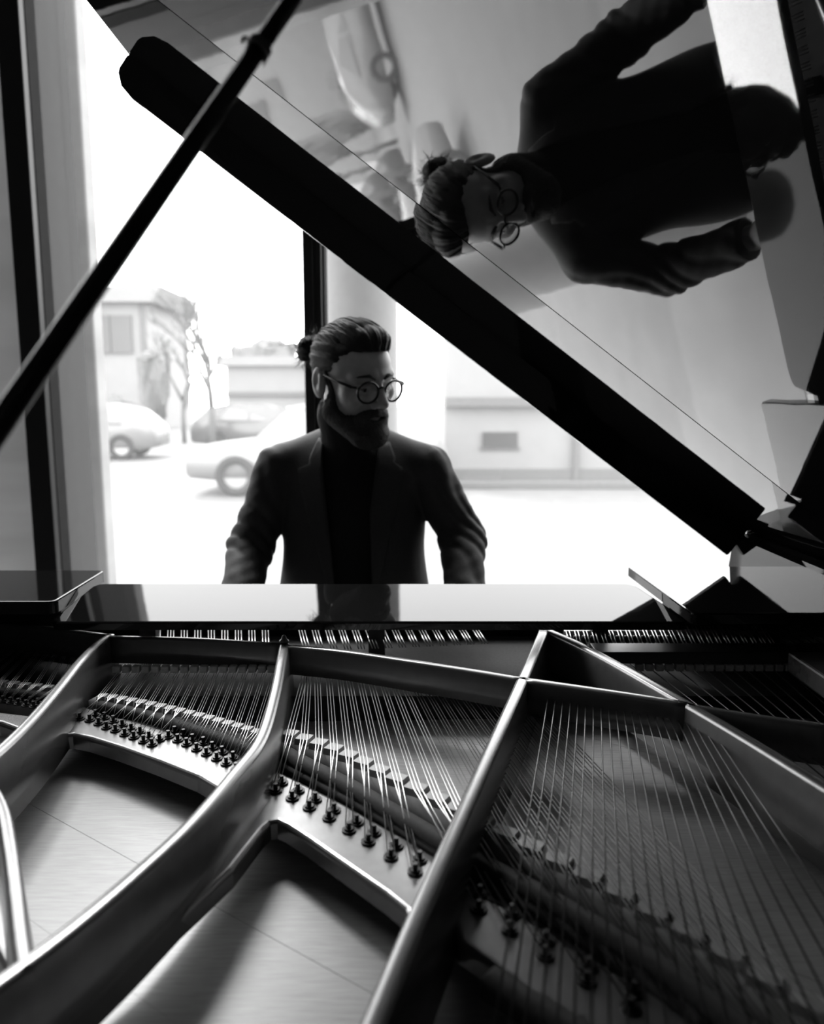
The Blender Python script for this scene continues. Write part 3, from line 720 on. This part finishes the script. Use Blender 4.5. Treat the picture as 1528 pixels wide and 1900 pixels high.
def jacket_sdf(X, Y, Z):
    d = jacket_full(X, Y, Z)
    l, r_ = v_edges(Z); wedge = np.maximum(np.maximum(l - X, X - r_), Y + .035)
    d = smax(d, -wedge, .004)
    d = smax(d, -cap(X, Y, Z, (0, .015, 1.05), (0, -.012, 1.30), .066, .070), .006)       # neck hole
    for w_, e in ((WRL, ELL_), (WRR, ELR)):                                                   # cuffs
        w_ = np.array(w_); e = np.array(e); dv = (w_ - e) / np.linalg.norm(w_ - e)
        cut = (X - w_[0]) * dv[0] + (Y - w_[1]) * dv[1] + (Z - w_[2]) * dv[2] + .012
        near = sph(X, Y, Z, w_, .09); d = np.maximum(d, -np.maximum(-cut, near))
    return np.maximum(d, .52 - Z)
VJ, FJ = sdf_mesh('jacket', jacket_sdf, (-.36, -.26, .51), (.36, .18, 1.24), .0055)
offp = np.array([PX, PY, 0])
jk = pchild('jacket', (VJ + offp, FJ), 'jacket'); tag(jk, 'dark wool suit jacket')
nk0 = Mh @ Vector((0, .034, -.088)) - Vector((PX, PY, 0)); nk1 = Mh @ Vector((0, .024, -.060)) - Vector((PX, PY, 0))
nkd = np.array((nk1 - nk0).normalized())
def sweater_sdf(X, Y, Z):
    d = torso_sdf(X, Y, Z, -.006)
    d = smin(d, cap(X, Y, Z, (0, .015, 1.10), nk0, .064, .056), .03)
    d = smin(d, cap(X, Y, Z, nk0, nk1, .057, .056), .008)
    d = d + np.sin(np.arctan2(X - nk0[0], Y - nk0[1]) * 60) * .0006
    cut = (X - nk1[0]) * nkd[0] + (Y - nk1[1]) * nkd[1] + (Z - nk1[2]) * nkd[2] + .012
    return np.maximum(np.maximum(d, cut), .55 - Z)
VS, FS = sdf_mesh('turtleneck', sweater_sdf, (-.23, -.16, .54), (.23, .17, 1.30), .005)
tag(pchild('turtleneck', (VS + offp, FS), 'knit'), 'black turtleneck sweater')
VL, FL = sdf_mesh('trousers', lambda X, Y, Z: np.maximum(legs_sdf(X, Y, Z, .004) + wr_(X, Y, Z) * 1.5, .06 - Z), (-.24, -.52, .05), (.24, .20, .72), .010)
pchild('trousers', (VL + offp, FL), 'trouser')
for s in (-1, 1):
    def shoe(X, Y, Z, s=s):
        d = cap(X, Y, Z, (.130 * s, -.345, .045), (.145 * s, -.53, .032), .043, .036); d = smin(d, cap(X, Y, Z, (.130 * s, -.355, .05), (.130 * s, -.355, .10), .042, .042), .02)
        return np.maximum(d, .002 - Z)
    V_, F_q = sdf_mesh('shoe', shoe, (.135 * s - .08, -.60, -.005), (.135 * s + .08, -.27, .16), .008)
    pchild('shoe', (V_ + offp, F_q), 'shoe')
# lapels lying on the jacket front
def front_y(x, z, fn):
    ys = np.linspace(-.22, .08, 240); d = fn(np.full_like(ys, x), ys, np.full_like(ys, z)); k = np.argmax(d < 0)
    return ys[k] if d[k] < 0 else -.03
def panel(name, inn, out, zs, m, lift=.004, th=.004):
    V = []; Fc = []; nu = 7
    for i, z in enumerate(zs):
        for k in range(nu):
            t = k / (nu - 1); x = inn(z) * (1 - t) + out(z) * t
            y = front_y(x, z, jacket_full) - lift * (1 - .4 * t)
            V.append((x + PX, y + PY, z))
    n1 = len(V)
    V += [(a, b + th, c) for a, b, c in V]
    for i in range(len(zs) - 1):
        for k in range(nu - 1):
            a = i * nu + k; Fc.append((a, a + 1, a + nu + 1, a + nu)); Fc.append((n1 + a, n1 + a + nu, n1 + a + nu + 1, n1 + a + 1))
    for i in range(len(zs) - 1):
        for k in (0, nu - 1): a = i * nu + k; Fc.append((a, a + nu, n1 + a + nu, n1 + a))
    for k in range(nu - 1):
        for i in (0, len(zs) - 1): a = i * nu + k; Fc.append((a, a + 1, n1 + a + 1, n1 + a))
    bm = bmesh.new(); me0 = mesh(name, V, Fc); bm.from_mesh(me0)
    return link(name, from_bm(name, bm), m, jk, True)
ip = np.interp
panel('lapel', lambda z: float(v_edges(z)[0]) + .004, lambda z: float(ip(z, [.80, .90, 1.0, 1.07, 1.105, 1.115, 1.13, 1.18], [-.045, -.075, -.105, -.124, -.128, -.100, -.100, -.078])), np.linspace(.78, 1.175, 34), 'jacket')
panel('lapel', lambda z: float(v_edges(z)[1]) - .004, lambda z: float(ip(z, [.80, .90, 1.0, 1.07, 1.105, 1.115, 1.13, 1.18], [.060, .085, .108, .122, .126, .104, .106, .086])), np.linspace(.78, 1.165, 34), 'jacket')
# head pieces
VB, FB = sdf_mesh('beard', beard_sdf, (-.09, -.13, -.15), (.09, .04, .05), .0024)
pchild('beard', (to_head(VB), FB), 'beard')
VH, FH = sdf_mesh('hair', hair_sdf, (-.09, -.10, -.09), (.09, .15, .145), .0026)
hr = pchild('hair', (to_head(VH), FH), 'hair'); tag(hr, 'slicked back hair tied in a small bun')
VBn, FBn = sdf_mesh('hair_bun', bun_sdf, (-.060, .108, -.006), (.034, .195, .088), .0024)
pchild('hair_bun', (to_head(VBn), FBn), 'hair', hr)
# loose strands around the bun and along the crown
L = []; rnd = random.Random(3)
for i in range(240):
    a = rnd.uniform(0, 2 * PI); r0 = rnd.uniform(.012, .028); c = Vector((-.012 + math.cos(a) * r0, .152 + rnd.uniform(-.012, .016), .040 + math.sin(a) * r0))
    d = (Vector((math.cos(a), rnd.uniform(.0, .9), math.sin(a) + .1)) + Vector((rnd.uniform(-1, 1), rnd.uniform(-1, 1), rnd.uniform(-1, 1))) * .9).normalized(); q = Vector((rnd.uniform(-1, 1), rnd.uniform(-1, 1), rnd.uniform(-1, 1))) * .02
    ln = rnd.uniform(.014, .034); L.append(([Mh @ c, Mh @ (c + d * ln * .4), Mh @ (c + d * ln * .75 + q * .4), Mh @ (c + d * ln * .8 + q)], [.0007, .0006, .0005, .0002]))
for i in range(170):
    ph = rnd.uniform(-1.25, 1.25); pts = []
    for k in range(9):
        t = k / 8; y = -.066 + t * .165
        z0 = .02; rr = np.linspace(.05, .15, 60); xs = np.sin(ph * (1 - .35 * t)) * rr; zs_ = z0 + np.cos(ph * (1 - .35 * t)) * rr
        dv = hair_sdf(xs, np.full_like(rr, y), zs_); j = int(np.argmax(dv > 0)); pts.append(Mh @ Vector((xs[j], y, zs_[j])) if dv[j] > 0 and j > 0 else None)
    pts = [p for p in pts if p is not None]
    if len(pts) > 4: L.append((pts, [.0004] + [.0009] * (len(pts) - 2) + [.0004]))
o = tubes('hair_strands', L, 'hair', hr, 4); o['kind'] = 'stuff'
for s in (-1, 1):   # eyebrows
    tube('eyebrow', [Mh @ Vector((s * .012, -.099, .024)), Mh @ Vector((s * .026, -.0955, .031)), Mh @ Vector((s * .048, -.079, .026))], [.003, .0042, .002], 'beard', person, 6)
    bm = bmesh.new(); bmesh.ops.create_uvsphere(bm, u_segments=16, v_segments=10, radius=.0124, matrix=Mh @ Matrix.Translation((s * .031, -.0772, .003)))
    link('eye', from_bm('eye', bm), mat('shaded_eye_white', .14, .15, noise=.1), person, True)  # socket shade put into the grey of the eye white
    bm = bmesh.new(); bmesh.ops.create_uvsphere(bm, u_segments=12, v_segments=8, radius=.006, matrix=Mh @ Matrix.Translation((s * .031 + .002, -.0845, .000)))
    link('iris', from_bm('iris', bm), 'ebony', person, True)
# glasses: two round rims, bridge, hinged temples, lenses
def gl(x, y, z): return Mh @ Vector((x, y, z))
rims = []
GY, GZ, GX = -.1085, -.001, .034
for s in (-1, 1):
    ring = []
    for j in range(29):
        a = 2 * PI * j / 28; rx = .0250; rz_ = .0215 if math.sin(a) > 0 else .0235
        x = GX * s + rx * math.cos(a); z = GZ + rz_ * math.sin(a) * (1 if math.sin(a) < 0 else (1 - .12 * abs(math.cos(a)) ** 3 * 0))
        ring.append(gl(x, GY + .25 * max(0, abs(x) - .012) ** 1.25, z))
    rims.append((ring, .0026))
    xo = (GX + .0255) * s
    rims.append(([gl(xo - .004 * s, GY + .0055, GZ + .010), gl(xo + .006 * s, GY + .0085, GZ + .011), gl(xo + .010 * s, GY + .018, GZ + .011)], .0026))
    rims.append(([gl(xo + .010 * s, GY + .015, GZ + .011), gl(.0735 * s, GY + .060, GZ + .013), gl(.0765 * s, .000, GZ + .016), gl(.0775 * s, .020, GZ + .014), gl(.077 * s, .034, GZ - .006)], [.0034, .0032, .0028, .0022, .0018]))
rims.append(([gl(-.0105, GY + .0005, GZ + .006), gl(0, GY - .001, GZ + .010), gl(.0105, GY + .0005, GZ + .006)], .0022))
glasses = tubes('glasses', rims, 'spec', person, 8); tag(glasses, 'dark round framed glasses')
for s in (-1, 1):
    V = []; N = 24
    for j in range(N):
        a = 2 * PI * j / N; x = GX * s + .0245 * math.cos(a); V.append(gl(x, GY + .25 * max(0, abs(x) - .012) ** 1.25 + .0003, GZ + .0215 * math.sin(a)))
    V.append(gl(GX * s, GY + .25 * max(0, GX - .012) ** 1.25 - .0012, GZ))
    V2_ = V + [v + (Mh.to_3x3() @ Vector((0, 1, 0))).normalized() * .0012 for v in V]
    Fc = [(j, (j + 1) % N, N) for j in range(N)] + [(N + 1 + (j + 1) % N, N + 1 + j, 2 * N + 1) for j in range(N)] + [(j, N + 1 + j, N + 1 + (j + 1) % N, (j + 1) % N) for j in range(N)]
    link('lens', mesh('lens', V2_, Fc), 'lens', glasses, True)
for s in (-1, 1): tubes('hinge_stud', [([gl((GX + .027) * s, GY + .0065, GZ + .011), gl((GX + .027) * s, GY + .0040, GZ + .011)], .0012)], 'steel', glasses)


# ------------------------------------------------------------------ piano bench
bench = tag(empty('piano_bench', (-.145, 2.02, 0)), 'black upholstered piano bench under the seated man', 'bench')
box('seat_cushion', -.52, .23, 1.86, 2.20, .39, .443, 'bench', bench, .02, 3)
box('seat_frame', -.50, .21, 1.88, 2.18, .33, .39, 'lacquer', bench, .004)
for x in (-.48, .19):
    for y in (1.90, 2.16): lathe('leg', [(.018, 0), (.022, .05), (.028, .33)], (x, y, 0), 'lacquer', bench, 8, False)

# ------------------------------------------------------------------ outside
GZ0 = -.30
g = struct(box('street', -40, 40, 2.95, 120, GZ0 - .2, GZ0, 'road')); tag(g, 'pale asphalt street outside the window', 'street')
pvm = struct(box('pavement', -20, 20, 2.94, 5.2, GZ0, GZ0 + .10, 'pave', None, .01))
tag(pvm, 'pavement strip along the shop window', 'pavement')
pier = tag(box('masonry_pier', -1.98, -1.325, 3.30, 3.40, GZ0, 3.0, 'pier', None, .01), 'pale rendered pier outside behind the left window post', 'pier')
col = tag(lathe('round_column', [(.20, 0), (.20, .08), (.178, .10), (.178, 3.6), (.20, 3.65), (.20, 3.8)], (-.252, 4.05, GZ0 + .10), 'column', None, 40), 'smooth pale round column outside behind the man', 'column')
# right building at about 14 m
b1 = tag(empty('low_building', (9, 14.5, GZ0)), 'long white building with a small dark basement window across the street', 'building')
box('wall', .6, 34, 14.2, 15.4, GZ0, 3.0, 'stucco', b1)
box('wall_ledge', .6, 34, 14.02, 14.2, 1.12, 1.28, 'ledge', b1)
box('plinth', .6, 34, 14.10, 14.2, GZ0, -.02, 'ledge', b1)
q0 = pyy(896, 802, 14.1); q1 = pyy(960, 830, 14.1)
wn = box('window', q0.x, q1.x, 14.14, 14.25, q1.z, q0.z, 'wind', b1); box('window_frame', q0.x - .05, q1.x + .05, 14.16, 14.21, q1.z - .05, q1.z, 'ledge', b1)
for i in range(0): box('window', 4.2 + i * 3.2, 5.3 + i * 3.2, 14.16, 14.25, 2.2, 3.8, 'wind', b1)
box('downpipe', 2.95, 3.05, 14.06, 14.16, GZ0, 3.0, 'ledge', b1)
kb = tag(box('kerb', .0, 34, 13.3, 13.55, GZ0, GZ0 + .13, 'kerb', None, .02), 'grey kerb in front of the white building', 'kerb')
for i, (y, ww, lab) in enumerate(((8.3, .16, 'near'), (10.9, .12, 'far'))):
    l = tag(box('road_line', .3, 30, y, y + ww, GZ0, GZ0 + .004, 'paint'), 'white line painted on the %s side of the street' % lab, 'road marking')
# white block behind the parked car
b2 = tag(empty('white_house', (-4, 26, GZ0)), 'plain white house behind the parked car', 'building')
a = pyy(420, 690, 26); b = pyy(640, 690, 26)
box('wall', a.x, b.x + 1, 26, 32, GZ0, a.z + .2, 'stucco', b2); box('roof', a.x - .3, b.x + 1.3, 25.8, 32.2, a.z + .2, a.z + .5, 'stucco', b2); box('wall_band', a.x, b.x + 1, 25.9, 26, a.z - .8, a.z - .65, 'ledge', b2)
# far house at left with dark eaves
b3 = tag(empty('gabled_house', (-16, 38, GZ0)), 'far pale house with dark eaves at left', 'building')
a = pyy(120, 560, 38); b = pyy(258, 560, 38); t = pyy(200, 522, 38)
box('wall', a.x - 3, b.x, 38.5, 46, GZ0, a.z, 'stucco', b3)
bm = bmesh.new(); bm_box(bm, a.x - 3.4, b.x + .6, 38, 46.4, a.z, t.z)
for v in bm.verts:
    if v.co.z > a.z + .1: v.co.y += (1.5 if v.co.y < 42 else -1.5)
link('roof', from_bm('roof', bm), 'roof', b3)
for xx in (185, 225):
    p = pyy(xx, 620, 38.4); box('window', p.x - .5, p.x + .5, 38.38, 38.52, p.z - .9, p.z + .9, 'ledge', b3)
box('corner_strip', b.x - .15, b.x + .1, 38.35, 38.6, GZ0, a.z, 'ledge', b3)
# shrubs
def blob(name, px, py, Y, rx, rz, lab, cat, n=26, m='leaf', ry=None):
    c = pyy(px, py, Y); bm = bmesh.new(); rr = random.Random(px)
    for i in range(n):
        d = Vector((rr.gauss(0, 1), rr.gauss(0, 1), rr.gauss(0, 1))).normalized() * rr.uniform(.3, .8)
        bmesh.ops.create_icosphere(bm, subdivisions=2, radius=rr.uniform(.25, .45), matrix=Matrix.Translation((c.x + d.x * rx, c.y + d.y * rx, c.z + d.z * rz)) @ Matrix.Diagonal((rx, rx, rz, 1)))
    for v in bm.verts: v.co += Vector((rr.uniform(-1, 1), rr.uniform(-1, 1), rr.uniform(-1, 1))) * rx * .08
    lo = min(v.co.z for v in bm.verts)
    for v in bm.verts:
        if v.co.z < c.z: v.co.z = GZ0 + (v.co.z - lo) / max(1e-3, c.z - lo) * (c.z - GZ0)
    return tag(link(name, from_bm(name, bm), m), lab, cat)
blob('shrub', 290, 672, 30, .75, .55, 'round dark shrub beside the far house', 'shrub')
blob('shrub', 215, 765, 24, .7, .55, 'shrub behind the leftmost parked car', 'shrub')
blob('hedge', 500, 650, 34, 1.6, .5, 'clipped hedge above the white house roofline', 'hedge')
# bare trees
def tree(px, py, Y, h, lab, seed, r0=.12):
    base = pyy(px, py, Y); base.z = GZ0; rr = random.Random(seed)
    t = tag(empty('bare_tree', base), lab, 'tree'); trunk = []; br = []
    def grow(p, d, ln, r, lev):
        q = p + d * ln; (trunk if lev == 0 else br).append(([p, p.lerp(q, .5) + Vector((rr.uniform(-.04, .04), rr.uniform(-.04, .04), 0)) * ln, q], [r, r * .85, r * .65]))
        if lev >= 5: return
        for k in range(3 if lev < 4 else 2):
            a = rr.uniform(0, 2 * PI); e = (d + Vector((math.cos(a), math.sin(a), rr.uniform(.0, .5))) * rr.uniform(.45, .8)).normalized()
            grow(q if k else p.lerp(q, .75), e, ln * rr.uniform(.58, .78), r * .62, lev + 1)
    grow(base, Vector((0, 0, 1)), h * .28, r0, 0)
    tubes('trunk', trunk, 'bark', t); o = tubes('branches', br, 'bark', t, 5)
    return t
tree(392, 770, 22, 6.2, 'bare winter tree between the houses', 5)
tree(340, 770, 27, 5.2, 'smaller bare tree left of the larger one', 9, .09)
# cars: body, cabin, glass, wheels
def car(loc, L, h, rot, m, lab, van=False):
    c = tag(empty('parked_car', (0, 0, 0)), lab, 'car', 'parked cars')
    w_ = 1.75
    prof = [(-L / 2, .30), (-L / 2 - .02, .62), (-L / 2 + .10, .78), (-L * .24, .90), (-L * .10, h - .06), (-L * .02, h), (L * .24, h - .01), (L * .36, h - .12), (L / 2 - .12, .95), (L / 2, .70), (L / 2 - .02, .30), (L * .40, .26), (-L * .40, .26)]
    def side(pr, ww, inset):
        bm = bmesh.new(); A = []; B = []
        for x, z in pr:
            k = inset if z > .92 else 0
            A.append(bm.verts.new((x, -ww / 2 + k, z))); B.append(bm.verts.new((x, ww / 2 - k, z)))
        bm.faces.new(A); bm.faces.new(B[::-1])
        for i in range(len(A)): bm.faces.new((A[i], A[(i + 1) % len(A)], B[(i + 1) % len(A)], B[i]))
        bmesh.ops.recalc_face_normals(bm, faces=bm.faces); bmesh.ops.bevel(bm, geom=bm.edges[:], offset=.04, segments=2, affect='EDGES', clamp_overlap=True); return bm
    link('car_body', from_bm('car_body', side(prof, w_, .14)), m, c, True)
    for s in (-1, 1):
        for x0, x1, x2, x3 in ((-L * .19, -L * .085, L * .06, L * .06), (L * .08, L * .08, L * .22, L * .31)):
            V = [(x0, s * (w_ / 2 - .02), .93), (x1, s * (w_ / 2 - .125), h - .10), (x2, s * (w_ / 2 - .125), h - .10), (x3, s * (w_ / 2 - .02), .93)]
            V += [(a_, b_ - s * .05, c_) for a_, b_, c_ in V]
            link('side_window', mesh('side_window', V, [(0, 1, 2, 3), (7, 6, 5, 4), (0, 4, 5, 1), (1, 5, 6, 2), (2, 6, 7, 3), (3, 7, 4, 0)]), 'carglass', c)
    V = [(-L * .235, -.68, .915), (-L * .115, -.6, h - .10), (-L * .115, .6, h - .10), (-L * .235, .68, .915)]; V += [(a_ - .015, b_, c_ + .02) for a_, b_, c_ in V]
    link('windscreen', mesh('windscreen', V, [(0, 1, 2, 3), (7, 6, 5, 4), (0, 4, 5, 1), (1, 5, 6, 2), (2, 6, 7, 3), (3, 7, 4, 0)]), 'carglass', c)
    for x in (-L * .31, L * .30):
        for s in (-1, 1):
            V, Fc = [], []
            pr = [(.20, -.10), (.30, -.10), (.33, -.06), (.33, .06), (.30, .10), (.20, .10)]; N = 24
            for r_, y in pr:
                for k in range(N): a_ = 2 * PI * k / N; V.append((x + r_ * math.cos(a_), s * (w_ / 2 - .06) + y, .33 + r_ * math.sin(a_)))
            for i in range(len(pr)):
                i2 = (i + 1) % len(pr)
                for k in range(N): k2 = (k + 1) % N; Fc.append((i * N + k, i * N + k2, i2 * N + k2, i2 * N + k))
            wh = link('wheel', mesh('wheel', V, Fc), 'tyre', c, True)
            V = [(x + .21 * math.cos(2 * PI * k / N), s * (w_ / 2 - .06) + e, .33 + .21 * math.sin(2 * PI * k / N)) for e in (-.05, .05) for k in range(N)]
            link('hub_cap', mesh('hub_cap', V, [tuple(range(N)), tuple(range(2 * N - 1, N - 1, -1))] + [(k, (k + 1) % N, N + (k + 1) % N, N + k) for k in range(N)]), 'hub', wh)
    c.location = loc; c.rotation_euler = (0, 0, rot); return c
p = pyy(440, 905, 12.5); car((p.x + 1.32, 13.2, GZ0), 4.2, 1.5, 0, 'carw', 'nearest parked white car, its front wheel left of the man')
p = pyy(290, 862, 20); car((p.x - 2.1, 20.5, GZ0), 4.2, 1.42, R(4), 'carw', 'far white car parked at the left edge of the street')
p = pyy(385, 862, 20); car((p.x + .9, 23.2, GZ0), 4.0, 1.40, R(180), 'carg', 'grey car parked between the two white cars')
